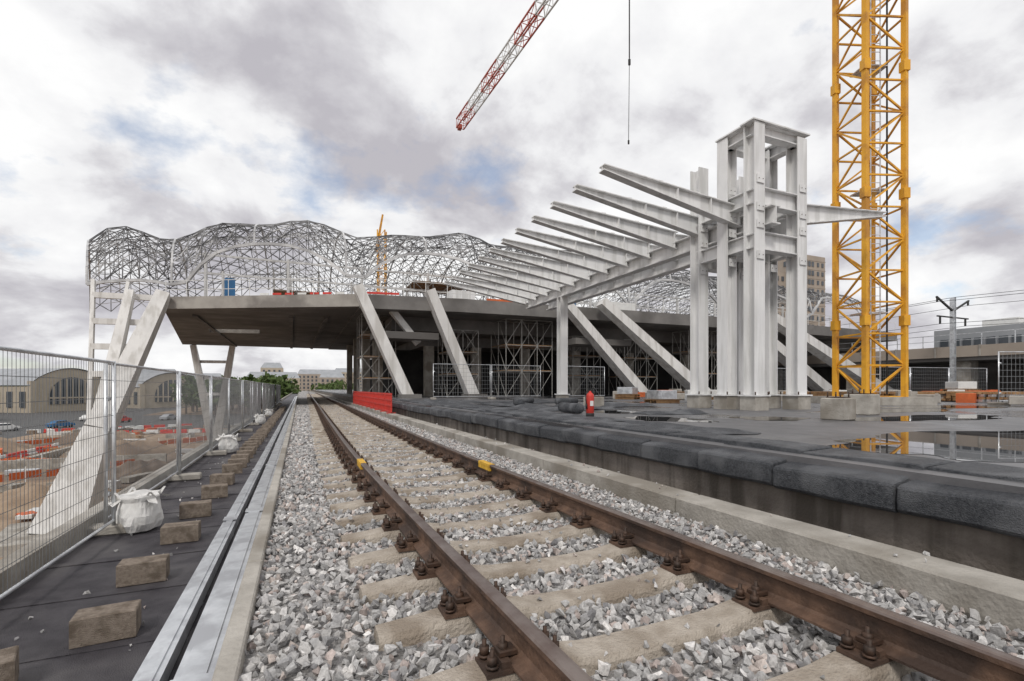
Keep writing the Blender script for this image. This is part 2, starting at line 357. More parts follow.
b=MB(mat('ballast_bed',(.15,.145,.14),(.42,.405,.395),16,.95,bump=1,bscale=25,lo=.4,hi=.6)); b.box(-.25,3.57,-3,250,.02,.405); b.make('ballast_bed')

# ---------------------------------------------------------------- left walkway: blocks, sacks, fence
y=3.05
while y<46:
    b=MB('brickc'); b.obox((-1.27+random.uniform(-.03,.03),y+random.uniform(-.05,.05),.1),.36,.20,.195,random.uniform(-.12,.12),0,.007); b.make('concrete_block')
    y+=1.2 if y<11 else .8
b=MB('brickc'); b.obox((-1.70,3.75,.1),.36,.22,.195,.3,0,.007); b.make('concrete_block')
prof_s=[(.13,0),(.19,.02),(.23,.09),(.235,.17),(.215,.25),(.20,.30),(.22,.345),(.215,.36),(.14,.35),(.05,.33)]
for i,(x_,y_,s_) in enumerate([(-1.80,7.35,1.08),(-1.78,15.2,1.1),(-1.75,26.5,1.1),(-1.75,34,1)]):
    b=MB('sack'); b.lathe([(r*s_,z*s_*1.15) for r,z in prof_s],(x_,y_,.005),40,0,.085,6,i*1.7,.85)
    for a in(.4,2.0,3.6,5.2):
        p=Vector((x_+.2*math.cos(a),y_+.2*math.sin(a),.39*s_)); q=p+Vector((.06*math.cos(a+.5),.06*math.sin(a+.5),.08));r_=p+Vector((-.10*math.sin(a),.10*math.cos(a),.0))
        b.beam(p,q,.03,.006);b.beam(q,r_,.03,.006)
        b.add([p,p+Vector((.12*math.cos(a),.12*math.sin(a),-.03)),r_+Vector((.09*math.cos(a),.09*math.sin(a),-.07)),r_],[(0,1,2,3)],0)
    b.make('white_sack')
def fence_panel(y0,y1,x=-2.1,z0=.12,h=1.95,lean=0,dirv=None,name='construction_fence_panel',dense=True):
    if dirv is None: p0=Vector((x,y0,z0));p1=Vector((x+lean,y1,z0))
    else: p0,p1=Vector(dirv[0]),Vector(dirv[1])
    b=MB('wire','galv','conc'); d=p1-p0; Ln=d.length; d.normalize(); up=Vector((0,0,1))
    r=.021
    b.tube(p0,p0+up*h,r,8,1,True); b.tube(p1,p1+up*h,r,8,1,True)
    for zz_ in(.06,h-.02): b.tube(p0+up*zz_,p1+up*zz_,.018,6,1)
    n=int(Ln/(.06 if dense else .16))
    for i in range(1,n): 
        q=p0+d*(Ln*i/n); b.tube(q+up*.06,q+up*(h-.02),.0026 if dense else .005,3,0)
    m_=9 if dense else 8
    for j in range(1,m_): b.tube(p0+up*(.06+(h-.08)*j/m_),p1+up*(.06+(h-.08)*j/m_),.0035 if dense else .006,3,0)
    nrm=d.cross(up)
    a=math.atan2(nrm.y,nrm.x)
    b.obox((p0.x,p0.y,p0.z-.055),.68,.22,.12,a,2,.02)
    b.tube(p0+up*.35,p0+up*.35+d*.09,.03,6,1,True); b.tube(p0+up*1.5,p0+up*1.5+d*.09,.03,6,1,True)
    return b.make(name)
yy=-.1
k=0
while yy<62:
    fence_panel(yy,yy+3.62,lean=.05*math.sin(k*1.3),x=-2.1+.03*math.sin(k*2.3),dense=yy<30); yy+=3.70;k+=1

# ---------------------------------------------------------------- platform
PM=mat('platform_membrane',(.085,.085,.09),(.14,.137,.142),2.2,.5,bump=.15,bscale=50,c3=(.055,.055,.06),s3=.38,rough2=.05,spec=.6)
b=MB('walld',PM)
b.box(4.3,58,-12,200,-.03,.9,0); b.box(4.35,58,-12,200,.9,1.1,1); b.make('platform')
# black insulation mats folded over the platform edge
b=MB('membedge')
y=-2.0
while y<44:
    Ls=random.uniform(.94,1.08); dx=random.uniform(-.03,.03); dz=random.uniform(-.018,.02); a1=random.uniform(-.025,.025); ph=random.uniform(0,6)
    pf=[(4.33,.80),(4.19,.805),(4.165,.82),(4.15,.84),(4.145,.93),(4.15,1.005),(4.165,1.025),(4.19,1.036),(4.40,1.068),(4.55,1.09),(4.562,1.094),(4.567,1.135),(4.58,1.142),(4.80,1.15),(5.06,1.15),(5.075,1.145),(5.08,1.105)]
    def fn(u,v,y=y,Ls=Ls,dx=dx,dz=dz,a1=a1,ph=ph):
        i=int(round(v*(len(pf)-1)));X,Z=pf[i]; e_=min(u,1-u)*Ls
        rnd=-.016*max(0,1-e_/.03)**2
        s_=.004*math.sin(8*u+ph+i*.3)
        return (X+dx+a1*(u-.5)-rnd*(i<6)+s_,y+.006+(Ls-.012)*u,Z+dz+rnd*(i>3)+s_*.8+.01*math.sin(math.pi*u+ph)*(3<i<14))
    us_=[0,.012,.03,.2,.4,.6,.8,.97,.988,1]
    vs=[fn(u,j/(len(pf)-1)) for u in us_ for j in range(len(pf))]; nv=len(pf)
    fs=[(i*nv+j,(i+1)*nv+j,(i+1)*nv+j+1,i*nv+j+1) for i in range(len(us_)-1) for j in range(nv-1)]
    fs+=[tuple(range(nv)),tuple((len(us_)-1)*nv+j for j in range(nv-1,-1,-1))]
    b.add(vs,fs,0)
    y+=Ls
b.make('membrane_edge_mats')
def flap(cx_,cy,lx,ly,sd_,z=1.106,h=.07,rz=0):
    r=np.random.default_rng(sd_);ph=r.uniform(0,6,8);a,bq=math.cos(rz),math.sin(rz)
    def fn(u,v):
        X=(u-.5)*lx;Y=(v-.5)*ly; X+=.05*math.sin(v*7+ph[0])*(abs(u-.5)*2);Y+=.10*math.sin(u*5+ph[1])*(abs(v-.5)*2)
        e_=min(u,1-u,v,1-v)
        Z=z+h*max(0,.25+(.5+.5*math.sin(u*4+ph[2]))*(.5+.5*math.sin(v*9+ph[3]))+.3*math.sin(11*u+7*v+ph[4]))*min(1,e_*7+.15)
        return (cx_+a*X-bq*Y,cy+bq*X+a*Y,Z)
    return fn
b=MB('membedge')
for i,(a_) in enumerate([(5.65,6.2,.9,2.4),(5.65,9.0,.9,2.4),(6.8,13.5,1.6,3.0),(5.65,11.8,.9,2.6),(5.65,14.8,.9,3),(5.7,18.3,1,3.4),(7.4,17,1.8,3),(9.5,20,2.5,3),(6.9,22,2,4),(8.6,9.8,1.8,1.0),(10.3,14.6,2.4,1.8),(5.4,22,.9,4),(8.2,13.2,2,1.5)]):
    b.sheet(flap(*a_,i,h=.045 if i in(0,1,3,4,5) else .10,rz=random.uniform(-.05,.05)),26,30)
for (x_,y_,ln,rz) in((6.4,11.0,1.0,1.5),(7.0,15.6,1.0,1.3),(8.4,18.2,1.0,.4),(9.6,16.8,1.0,.2)): # unused rolls
    d=Vector((math.cos(rz),math.sin(rz),0))*ln/2; c=Vector((x_,y_,1.24)); b.tube(c-d,c+d,.13,14,0,True)
b.make('membrane_sheets')
wm=bpy.data.materials.new('puddle_water');wm.use_nodes=True;wb=wm.node_tree.nodes['Principled BSDF'];wb.inputs['Base Color'].default_value=(.05,.05,.052,1);wb.inputs['Roughness'].default_value=.015;wb.inputs['IOR'].default_value=1.5
wb.inputs['Specular IOR Level'].default_value=1.0
def puddle(c,rx,ry,rz,sd_,z=1.104):
    r=np.random.default_rng(sd_);ph=r.uniform(0,6,5);vs=[];n=80
    for i in range(n):
        t_=2*math.pi*i/n; q=1+.16*math.sin(2*t_+ph[0])+.13*math.sin(3*t_+ph[1])+.08*math.sin(5*t_+ph[2])+.05*math.sin(9*t_+ph[3])+.03*math.sin(15*t_+ph[4])
        X=rx*q*math.cos(t_);Y=ry*q*math.sin(t_);vs.append((c[0]+X*math.cos(rz)-Y*math.sin(rz),c[1]+X*math.sin(rz)+Y*math.cos(rz),z))
    b=MB(wm);b.add(vs,[tuple(range(n))]);b.make('puddle')
puddle((9.3,2.8),4.2,1.3,-.16,3); puddle((7.0,8.1),.75,.9,.1,5); puddle((12.5,6.2),2.2,.8,.0,8); puddle((7.8,11.4),.7,1.1,0,9); puddle((15.5,8.5),2.5,.8,0,12); puddle((9.2,7.4),.9,.6,0,14); puddle((20,9.5),3,.9,0,15)

b=MB('red','black','whitep'); c=(5.76,9.06,1.165)
b.lathe([(.07,0),(.085,.01),(.085,.40),(.075,.45),(.04,.485),(.025,.49),(.025,.52)],c,20,0)
b.lathe([(.088,-.05),(.09,.005),(.09,.04),(.088,.045)],c,20,1)
b.box(c[0]-.05,c[0]+.03,c[1]-.089,c[1]-.08,c[2]+.2,c[2]+.31,2)
b.obox((c[0]+.02,c[1],c[2]+.54),.12,.025,.02,0,1);b.obox((c[0]+.03,c[1],c[2]+.575),.13,.022,.015,.0,1)
pp=[(c[0]-.02,c[1],c[2]+.53),(c[0]-.09,c[1]-.02,c[2]+.52),(c[0]-.13,c[1]-.03,c[2]+.42),(c[0]-.115,c[1]-.03,c[2]+.25),(c[0]-.10,c[1]-.02,c[2]+.14)]
for i in range(4): b.tube(pp[i],pp[i+1],.012 if i<3 else .02,8,1,True)
b.make('fire_extinguisher')

# ---------------------------------------------------------------- canopy steel frame
b=MB('white','conc','bolt')
x0,x1=12.2,14.0;ya,yb,yc=10.35,11.35,12.5
Z0=1.1
for (x_,y_,zt) in((x0,ya,9.45),(x1,ya,9.35),(x0,yb,9.42),(x1,yb,9.4),(x0,yc,9.0),(x1,yc,9.0)):
    b.hcol(x_,y_,Z0+.45,zt,.40,.40,.035,0,'y' if y_!=yb else 'x')
    b.box(x_-.32,x_+.32,y_-.3,y_+.3,Z0+.41,Z0+.449,0)
    b.box(x_-.27,x_+.27,y_-.27,y_+.27,Z0,Z0+.409,1)
    for s_ in(-1,1):
        b.tube((x_+s_*.26,y_-.26,Z0+.44),(x_+s_*.26,y_-.26,Z0+.54),.02,6,2,True)
    for z_ in(5.6,6.5,7.0,7.8):
        b.box(x_-.14,x_+.14,y_-.235,y_-.212,z_-.12,z_+.12,0)
        for q_ in(-.08,.08): b.tube((x_+q_,y_-.25,z_),(x_+q_,y_-.236,z_),.012,6,2,True)
for (p,q) in(((x0,ya,9.3),(x1,ya,9.3)),((x0,yb,9.3),(x1,yb,9.3)),((x0,ya,9.3),(x0,yb,9.3)),((x1,ya,9.3),(x1,yb,9.3))):
    b.ibeam(p,q,.3,.32,.32,.03)
b.box(x0-.3,x1+.3,ya-.24,ya+.24,9.46,9.5); b.box(x0-.24,x0+.24,ya+.24,yb+.24,9.46,9.5); b.box(x1-.24,x1+.24,ya+.24,yb+.24,9.46,9.5)
for zz_ in(6.05,7.35):
    b.ibeam((x0,ya-.02,zz_),(x1,ya-.02,zz_),.3,.5,.5); b.ibeam((x0,yb,zz_),(x1,yb,zz_),.3,.5,.5); b.ibeam((x0,yc,zz_-.1),(x1,yc,zz_-.1),.3,.5,.5)
    b.ibeam((x0,ya,zz_),(x0,yc,zz_),.26,.4,.4); b.ibeam((x1,ya,zz_),(x1,yc,zz_),.26,.4,.4)
b.ibeam((x0+.35,9.9,6.75),(x0+.35,26.5,6.75),.36,.5,.5,.04); b.ibeam((x1-.1,10.6,6.75),(x1-.1,26.5,6.75),.36,.5,.5,.04)
for k in range(12):
    y=11.14+1.42*k
    base=(x0+.3,y,7.08 if k else 7.02); tip=(7.45,y,7.66)
    b.ibeam(base,tip,.26,.60,.14,.028)
    b.ibeam((x0+.3,y,7.08),(x1-.1,y,7.08),.26,.44,.44,.028)
    for f_ in(.02,.25,.5):
        px_=base[0]+(tip[0]-base[0])*f_; pz=base[2]+(tip[2]-base[2])*f_; h_=.60+(.14-.60)*f_
        b.box(px_-.012,px_+.012,y-.12,y+.12,pz-h_/2+.02,pz+h_/2-.02)
    for f_ in(.35,.62):
        px_=base[0]+(tip[0]-base[0])*f_;pz=base[2]+(tip[2]-base[2])*f_; h_=.60-.46*f_
        b.box(px_-.08,px_+.08,y-.1,y+.1,pz+h_/2+.016,pz+h_/2+.05)
b.ibeam((x1+.1,11.14,7.35),(19.7,11.14,8.12),.28,.75,.14,.03)
for (x_,y_) in((x0+.35,22.4),):
    b.hcol(x_,y_,Z0+.35,6.49,.42,.42,.035,0,'y'); b.box(x_-.3,x_+.3,y_-.3,y_+.3,Z0+.3,Z0+.349,0); b.box(x_-.25,x_+.25,y_-.25,y_+.25,Z0,Z0+.299,1)
b.make('canopy_steel_frame')
for (x_,y_,w_,h_) in((10.1,6.55,.45,.45),(12.6,7.6,.55,.5),(9.3,14.4,.5,.35)):
    b=MB('conc','bolt');b.obox((x_,y_,Z0+h_/2),w_,w_,h_,.1,0,.02);b.obox((x_,y_,Z0+h_+.012),w_*.7,w_*.7,.02,.1,1)
    for a in(-1,1):
        for c_ in(-1,1):b.tube((x_+a*.13,y_+c_*.13,Z0+h_),(x_+a*.13,y_+c_*.13,Z0+h_+.12),.014,6,1,True)
    b.make('column_pedestal')

# ---------------------------------------------------------------- lattice helper, cranes
def lattice(b,c0,c1,wd,hd,seg,rc,rd,mi=lambda i:0,alt=True):
    c0=Vector(c0);c1=Vector(c1);d=(c1-c0);Ln=d.length;d.normalize();up=Vector((0,0,1)) if abs(d.z)<.9 else Vector((math.sin(.35),math.cos(.35),0))
    a=d.cross(up).normalized();u=a.cross(d).normalized();n=max(1,round(Ln/seg))
    co_=[a*(-wd/2)-u*(hd/2),a*(wd/2)-u*(hd/2),a*(wd/2)+u*(hd/2),a*(-wd/2)+u*(hd/2)]
    for i in range(n):
        P=c0+d*(Ln*i/n);Q=c0+d*(Ln*(i+1)/n);m_=mi(i)
        for j in range(4):
            k_=(j+1)%4
            b.beam(P+co_[j],Q+co_[j],rc*2,rc*2,mi=m_)
            b.tube(P+co_[j],P+co_[k_],rd,4,m_)
            if (i+j)%2 or not alt: b.tube(P+co_[j],Q+co_[k_],rd,4,m_)
            else: b.tube(P+co_[k_],Q+co_[j],rd,4,m_)
b=MB('crane','conc','black','galv')
cx_,cy_=21.35,12.6; CW=1.62
lattice(b,(cx_,cy_,1.4),(cx_,cy_,45),CW,CW,1.25,.09,.045)
for z_ in np.arange(4.4,45,5.0):
    for sx_ in(-1,1):
        for sy_ in(-1,1):
            a=.35;X=sx_*CW/2*math.cos(a)+sy_*CW/2*math.sin(a);Y=-sx_*CW/2*math.sin(a)+sy_*CW/2*math.cos(a)
            b.obox((cx_+X,cy_+Y,z_),.26,.26,.4,-a,0)
    b.obox((cx_+.15,cy_+.1,z_+.4),1.0,.8,.05,-.35,3)
for z_ in np.arange(1.6,44,.35): b.tube((cx_-.3,cy_-.25,z_),(cx_+.05,cy_-.4,z_),.015,4,3)
b.tube((cx_-.3,cy_-.25,1.5),(cx_-.3,cy_-.25,44),.025,4,3);b.tube((cx_+.05,cy_-.4,1.5),(cx_+.05,cy_-.4,44),.025,4,3)
b.tube((cx_+.5,cy_-.4,1.5),(cx_+.5,cy_-.4,44),.035,5,2)
b.obox((cx_,cy_,1.25),3.0,3.0,.3,-.35,1)
lattice(b,(cx_,cy_,46),(21.3-.59*34,12.6+.81*34,46),1.3,1.4,1.6,.07,.035)
lattice(b,(cx_,cy_,46),(cx_+.59*13,cy_-.81*13,46),1.3,1.0,1.6,.07,.035)
b.obox((cx_+.59*12,cy_-.81*12,44.8),2,2,2.4,.6,1)
b.tube((15.45,20.6,45.3),(15.45,20.6,18.6),.035,6,2);b.tube((15.45,20.6,18.6),(15.40,20.6,14.4),.016,5,2)
b.obox((15.45,20.6,18.4),.10,.08,.3,0,2); b.obox((15.4,20.6,14.3),.07,.06,.2,0,2)
b.make('yellow_tower_crane')
M['jibred']=mat('faded_red_paint',(.50,.11,.07),(.40,.08,.055),2,.6)
b=MB('jibred','whitep','conc')
lattice(b,(21.3,68.2,40),(24.3,-5,40),1.1,1.3,1.6,.07,.04,mi=lambda i:1 if (i//3)%2 else 0)
lattice(b,(24.3,-5,40),(24.9,-19,40),1.2,1.2,1.6,.075,.04)
b.obox((24.8,-17,38.6),2,3,2.2,0,2)
lattice(b,(24.3,-5,1.1),(24.3,-5,42),1.8,1.8,1.8,.1,.05)
b.obox((21.3,68.3,39.6),.5,.8,.6,0,0)
b.make('red_tower_crane')

# ---------------------------------------------------------------- station hall
hall=empty('station_hall')
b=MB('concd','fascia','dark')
A,B_,C_,D_=Vector((-8.3,39,0)),Vector((3.5,32.8,0)),Vector((3.5,70,0)),Vector((-13,70,0))
def bil(u,v): return (A*(1-u)+B_*u)*(1-v)+(D_*(1-u)+C_*u)*v
n=10;zb,zt=7.0,7.8
hole=lambda i,j: 2<=i<5 and j==4
for i in range(n):
    for j in range(n):
        if hole(i,j):continue
        q=[bil(i/n,j/n),bil((i+1)/n,j/n),bil((i+1)/n,(j+1)/n),bil(i/n,(j+1)/n)]
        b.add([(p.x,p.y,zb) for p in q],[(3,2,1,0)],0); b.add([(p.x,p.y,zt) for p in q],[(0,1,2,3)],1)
        nb=[((0,1),i,j-1),((1,2),i+1,j),((2,3),i,j+1),((3,0),i-1,j)]
        for (k0,k1),ii,jj in nb:
            if hole(ii,jj) or ii<0 or jj<0 or jj>=n:
                b.add([(q[k0].x,q[k0].y,zb),(q[k1].x,q[k1].y,zb),(q[k1].x,q[k1].y,zt),(q[k0].x,q[k0].y,zt)],[(0,1,2,3)],1)
pts=[(3.505,32.8),(10,31.8),(30,31.2),(60,32.5),(60,70),(3.505,70)]
m_=len(pts); b.add([(x,y,6.9) for x,y in pts]+[(x,y,7.8) for x,y in pts],[tuple(range(m_-1,-1,-1)),tuple(range(m_,2*m_))]+[(i,(i+1)%m_,m_+(i+1)%m_,m_+i) for i in range(m_)],0)
b.box(6,60,35.5,66,5.9,6.896,0)
b.box(9,60,38.5,64,5.1,5.896,0)
for x_ in (-6.9,-.6,1.8): b.beam((x_,41.5-(x_+8)*.3,6.93),(x_-.4,69.5,6.93),.3,.14,mi=0)
b.make('deck_slab',hall)
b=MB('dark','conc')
b.box(7.6,60,43.5,44.1,1.1,5.09); b.box(7.6,8.1,44.1,60,1.1,5.09)  # back and side wall, under-deck shade put into their colour
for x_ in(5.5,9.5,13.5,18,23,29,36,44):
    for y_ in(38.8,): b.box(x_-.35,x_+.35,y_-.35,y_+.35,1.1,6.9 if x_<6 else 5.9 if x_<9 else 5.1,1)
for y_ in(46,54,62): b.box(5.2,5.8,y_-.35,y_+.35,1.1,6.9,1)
b.make('under_deck_structure',hall)
b=MB('whitec','concd')
def leg(p,q,w1,h1,w2,h2,mi=0): b.beam(p,q,w1,h1,w2,h2,mi,up=(0,1,0))
leg((6.45,31.9,1.1),(3.35,32.4,8.2),.7,1.0,.6,.8); leg((10.9,31.9,1.1),(7.85,31.9,8.2),.7,1.05,.6,.85)
leg((24.4,30.7,1.1),(17.6,30.9,7.8),.7,1.1,.6,.85); leg((29.4,29.4,1.1),(20.4,30.6,8.1),.8,1.2,.6,.9)
leg((46.6,31,1.1),(33.8,31,8.4),.9,1.3,.7,1.0); leg((52,29,1.1),(37,30.6,8.4),.9,1.3,.7,1.0)
leg((7.5,33.6,4.8),(5.6,33.8,7.2),.4,.6,.4,.6)
b.box(4.4,8.6,32.3,34.6,5.0,5.45,1); b.box(18.6,23.6,31.2,33.6,5.0,5.45,1)
b.box(5.9,7.2,31.2,32.6,1.1,1.35,1); b.box(10.3,11.7,31.2,32.6,1.1,1.35,1)
b.box(23.6,25.4,30,31.4,1.1,1.4,1);b.box(28.5,30.3,28.7,30.1,1.1,1.4,1)
b.make('inclined_legs',hall)
b=MB('whitec','conc')
F0=(-11.6,33.4,-6.1);J=(-10.5,35.1,-.65);T=(-8.2,38.6,7.9);T2=(-9.9,38.3,7.9)
leg(F0,J,2.2,2.4,1.2,1.4); leg(J,T,1.2,1.4,.75,.9); leg((-10.55,35.2,-.3),T2,.7,.9,.45,.55)
leg((-11.35,36.3,-.2),(-12.0,39,8.6),.22,.28,.2,.25); leg((-11.0,36.5,-.2),(-10.2,39,8.6),.2,.25,.18,.2)
for z_ in(2.6,4.3,5.9,7.6):
    f=(z_+.65)/8.55; P=Vector(J).lerp(Vector(T),f);Q=Vector((-11.35,36.3,-.2)).lerp(Vector((-12.0,39,8.6)),(z_+.2)/8.8)
    b.beam(P,Q,.3,.35)
b.obox((-11.6,33.4,-6.0),5,5,.7,.2,1,.05)
b.make('left_support',hall)
b=MB('whitec','conc')
leg((-9.9,71.8,-6.1),(-11.9,70,7),1,1.2,.6,.7); leg((-9.9,71.8,-6.1),(-7.6,69,7),1,1.2,.6,.7)
for z_ in(1,3,5): b.beam((-9.9-2*(z_+6)/13,70.6,z_),(-9.9+2.3*(z_+6)/13,70.2,z_),.3,.35)
b.make('rear_support',hall)
# gridshell
cX=[-14.6,-13.4,-12,-9.4,-5,0,4.4,8,12,16,22,27,33,38,44,50,60];cZ=[12.4,14.1,14.1,12.9,14.8,15.6,13.9,15.2,15.7,14.8,15.5,14.4,15.0,14.1,14.6,13.8,13.6]
fx=np.linspace(-14.6,60,747);fz=np.interp(fx,cX,cZ);kk=np.hanning(29);kk/=kk.sum();fz=np.convolve(np.pad(fz,14,mode='edge'),kk,'valid')
def shell(u,t_,off=0):
    crest=float(np.interp(u,fx,fz))
    base=8.5+ (3.4*abs(math.sin(math.pi*(u+7.8)/11.3))**.75 if u>-7.8 else .5*abs(math.sin(math.pi*(u+7.8)/7)))
    yf=float(np.interp(u,[-12,-8.3,3.5,60],[40.5,39.2,34.8,34.8]));ymid=46.5
    yf+=1.6*abs(math.cos(math.pi*(u+2.2)/11.3))**3*(u>-7)
    ang=math.pi*t_; r=(ymid-yf) if t_<.5 else 9.5
    r-=off; Y=ymid-r*math.cos(ang); z=base+(crest-base-off)*math.sin(ang)**.75
    z-= .9*math.sin(math.pi*t_)*abs(math.cos(math.pi*(u+2.2)/11.3))**3*(1 if u<12 else .6)*(1-math.sin(math.pi*t_)**6)
    wgt=min(1,max(0,(-5-u)/9.6)); X=u+(46.5-Y)*.30*wgt
    return Vector((X,Y,z))
b=MB('grid','gridl'); nu=64;nt_=14;us=[-14.6+ (74.6)*i/nu for i in range(nu+1)]
O=[[shell(u,j/nt_) for j in range(nt_+1)] for u in us]
I=[[shell(u+.55,(j+.5)/nt_,.95) for j in range(nt_)] for u in us[:-1]]
rr=random.Random(3)
for i in range(nu+1):
    for j in range(nt_+1):
        big=.085 if i%5==0 else .04
        if j<nt_: b.tube(O[i][j],O[i][j+1],big,4,1 if i%5==0 else 0)
        if i<nu:
            if j%3==0: b.tube(O[i][j],O[i+1][j],.038 if j not in(0,nt_) else .13,4,0 if j not in(0,nt_) else 1)
            if j<nt_:
                b.tube(O[i][j],O[i+1][j+1],.035,4,0 if (i+j)%3 else 1); b.tube(O[i+1][j],O[i][j+1],.035,4,0)
for i in range(nu):
    for j in range(nt_):
        m_=1 if rr.random()<.55 else 0
        b.tube(I[i][j],O[i][j],.02,3,m_);b.tube(I[i][j],O[i+1][j+1],.02,3,m_)
        if j<nt_-1:b.tube(I[i][j],I[i][j+1],.036,4,m_)
        if i<nu-1 and j%2:b.tube(I[i][j],I[i+1][j],.03,4,m_)
        if i<nu-1 and j<nt_-1: b.tube(I[i][j],I[i+1][j+1],.025,3,m_)
b.make('roof_gridshell',hall)
def scaffold(b,x0,x1,y0,y1,z0,z1,s=1.3,lift=1.7,r=.03,mi=0,plank=1):
    nx=max(1,round((x1-x0)/s));ny=max(1,round((y1-y0)/s));nz=max(1,round((z1-z0)/lift))
    X=np.linspace(x0,x1,nx+1);Y=np.linspace(y0,y1,ny+1);Z=np.linspace(z0,z1,nz+1)
    for x in X:
        for y in Y:b.tube((x,y,z0),(x,y,z1),r,4,mi)
    for k in range(1,nz+1):
        for x in X:b.tube((x,y0,Z[k]),(x,y1,Z[k]),r*.85,4,mi)
        for y in Y:b.tube((x0,y,Z[k]),(x1,y,Z[k]),r*.85,4,mi)
    for k in range(nz):
        for i in range(nx):
            b.tube((X[i],y0,Z[k]),(X[i+1],y0,Z[k+1]),r*.7,4,mi)
            if (i+k)%2: b.tube((X[i+1],y0,Z[k]),(X[i],y0,Z[k+1]),r*.7,4,mi)
        for i in range(ny): b.tube((x0,Y[i],Z[k]),(x0,Y[i+1],Z[k+1]),r*.7,4,mi)
        if plank is not None and k: b.box(x0,x1,y0+.05,y1-.05,Z[k]+.04,Z[k]+.08,plank)
for a in((3.9,6.2,35,38,.9,6.9),(9.8,12.2,34.5,37,1.1,6.0),(13.8,17.6,33,36,1.1,6.8),(20,22.6,34,36,1.1,5.9),(25.5,29,34.7,37,1.1,5.9),(31,35,33,35,1.1,6.8)):
    b=MB('pipe','wood');scaffold(b,*a);b.make('scaffold')
b=MB('pipe','wood')
scaffold(b,-2.0,1.5,44,47,7.85,11.5,1.5,1.6,.03);scaffold(b,9,14,42,47,7.85,12.5,1.5,1.6,.03);b.make('scaffold')
b=MB('white','blue','orange','red','whitep')
for x_ in np.arange(-6.5,58,5.65):
    b.tube((x_,43,7.8),(x_,43,12.0),.12,8,0); b.tube((x_,52,7.8),(x_,52,12.5),.12,8,0)
for z_ in(10.4,11.8):b.beam((-7,43,z_),(58,43,z_),.12,.14,mi=0)
P0=Vector((-8.2,39.15,7.8));P1=Vector((3.4,33.1,7.8));
def rail(P,Q,nn_,mi=4,h=1.1):
    for i in range(nn_+1):
        q=P.lerp(Q,i/nn_);b.tube(q,q+Vector((0,0,h)),.025,4,mi)
    for z_ in(.5,h):b.tube(P+Vector((0,0,z_)),Q+Vector((0,0,z_)),.022,4,mi)
rail(P0,P1,9);rail(P1,Vector((30,31.4,7.8)),18);rail(Vector((30,31.4,7.8)),Vector((60,32.7,7.8)),18)
for i in range(7):
    a_,b2=.50+i*.065,.545+i*.065; b.beam(P0.lerp(P1,a_)+Vector((0,.12,.14)),P0.lerp(P1,b2)+Vector((0,.12,.14)),.04,.13,mi=3 if i%3 else 4)
b.beam(Vector((4,33,7.95)),Vector((6,32.6,7.95)),.04,.14,mi=3); b.beam(Vector((12,32.2,7.95)),Vector((16,32,7.95)),.04,.14,mi=2)
b.obox((-4.4,38.4,8.5),.6,.6,1.4,.2,1);b.obox((5.2,36,8.2),.6,.6,.7,.2,4);b.obox((11,35,8.35),1.8,1.1,1.1,.1,0);b.obox((19.5,34.5,8.3),1.5,1.1,1.0,.1,1)
b.obox((24,34,8.3),3.4,1.1,1.0,0,4);b.obox((14.6,34,8.2),1.0,1.0,.8,0,3)
b.make('deck_railing_and_equipment',hall)
b=MB('crane','wood')
lattice(b,(9.3,62,8),(9.3,62,21.2),.9,.9,1.2,.07,.04);b.beam((8.6,62,18.5),(9.4,62,23.2),.35,.35,.2,.2)
b.make('small_orange_crane')

# ---------------------------------------------------------------- barriers, fences, clutter on platform
b=MB('red','orange')
for k in range(9):
    y=22+k*1.9; x=3.72
    for zz_ in(.66,.92,1.18,1.44): b.box(x-.02,x+.02,y,y+1.8,zz_,zz_+.08)
    for i in range(7): b.box(x-.026,x+.026,y+.02+i*.28,y+.05+i*.28,.64,1.52)
    b.box(x-.2,x+.2,y+.1,y+.2,.622,.66)
b.make('red_plastic_barrier')
for (p,q) in(((7,27.5,1.2),(10.4,27.3,1.2)),((10.5,27.3,1.2),(13.9,27.6,1.2)),((15,26.9,1.2),(18.4,27.2,1.2)),((26,24.5,1.2),(29.4,24.2,1.2)),((30,24,1.2),(33.3,24.4,1.2)),((24.5,9.8,1.2),(27.4,8.6,1.2)),((27.5,8.5,1.2),(30.4,7.3,1.2)),((34,20,1.2),(37.4,19.5,1.2)),((37.5,19.5,1.2),(40.9,19,1.2)),((41,19,1.2),(44.4,18.4,1.2))):
    fence_panel(0,0,dirv=(p,q),dense=False)
def pallet(b,x,y,z,a=0):
    ca,sa=math.cos(a),math.sin(a)
    for i in range(7): o=-.54+i*.18; b.obox((x-sa*o*1,y+ca*o*1,z+.13),1.2,.13,.022,a,0)
    for i in(-.5,0,.5): b.obox((x+ca*i,y+sa*i,z+.06),.1,1.1,.11,a,0)
for i,(x_,y_,n_) in enumerate([(19.5,22,3),(21.5,21,1),(23.5,20,2),(17.5,23.5,2),(31,14,3),(33.5,15,4),(36,13,2),(14.8,17.4,1),(28,17,3)]):
    b=MB('wood','galv','whitep')
    for k in range(n_): pallet(b,x_,y_,Z0+k*.15,.2*i)
    if i%2: b.obox((x_,y_,Z0+n_*.15+.2),1.0,.9,.4,.2*i,2 if i%4==1 else 1,.02)
    b.make('wooden_pallet')
for i,(x_,y_) in enumerate([(26,13.5),(29,10.5),(32.5,10),(38,16),(23.5,15.5),(35,9.8),(30,13)]):
    b=MB('wood','galv','orange','conc')
    for r_ in range(4):
        for c_ in range(7): 
            b.obox((x_+random.uniform(-.1,.1),y_+c_*.2,Z0+.1+r_*.11),3.2+random.uniform(-.3,.3),.15,.1,random.uniform(-.02,.02),(i+r_)%2 if i%2 else 0)
    b.make('timber_stack' if i%2==0 else 'steel_stack')
b=MB('conc','orange','whitep','blue')
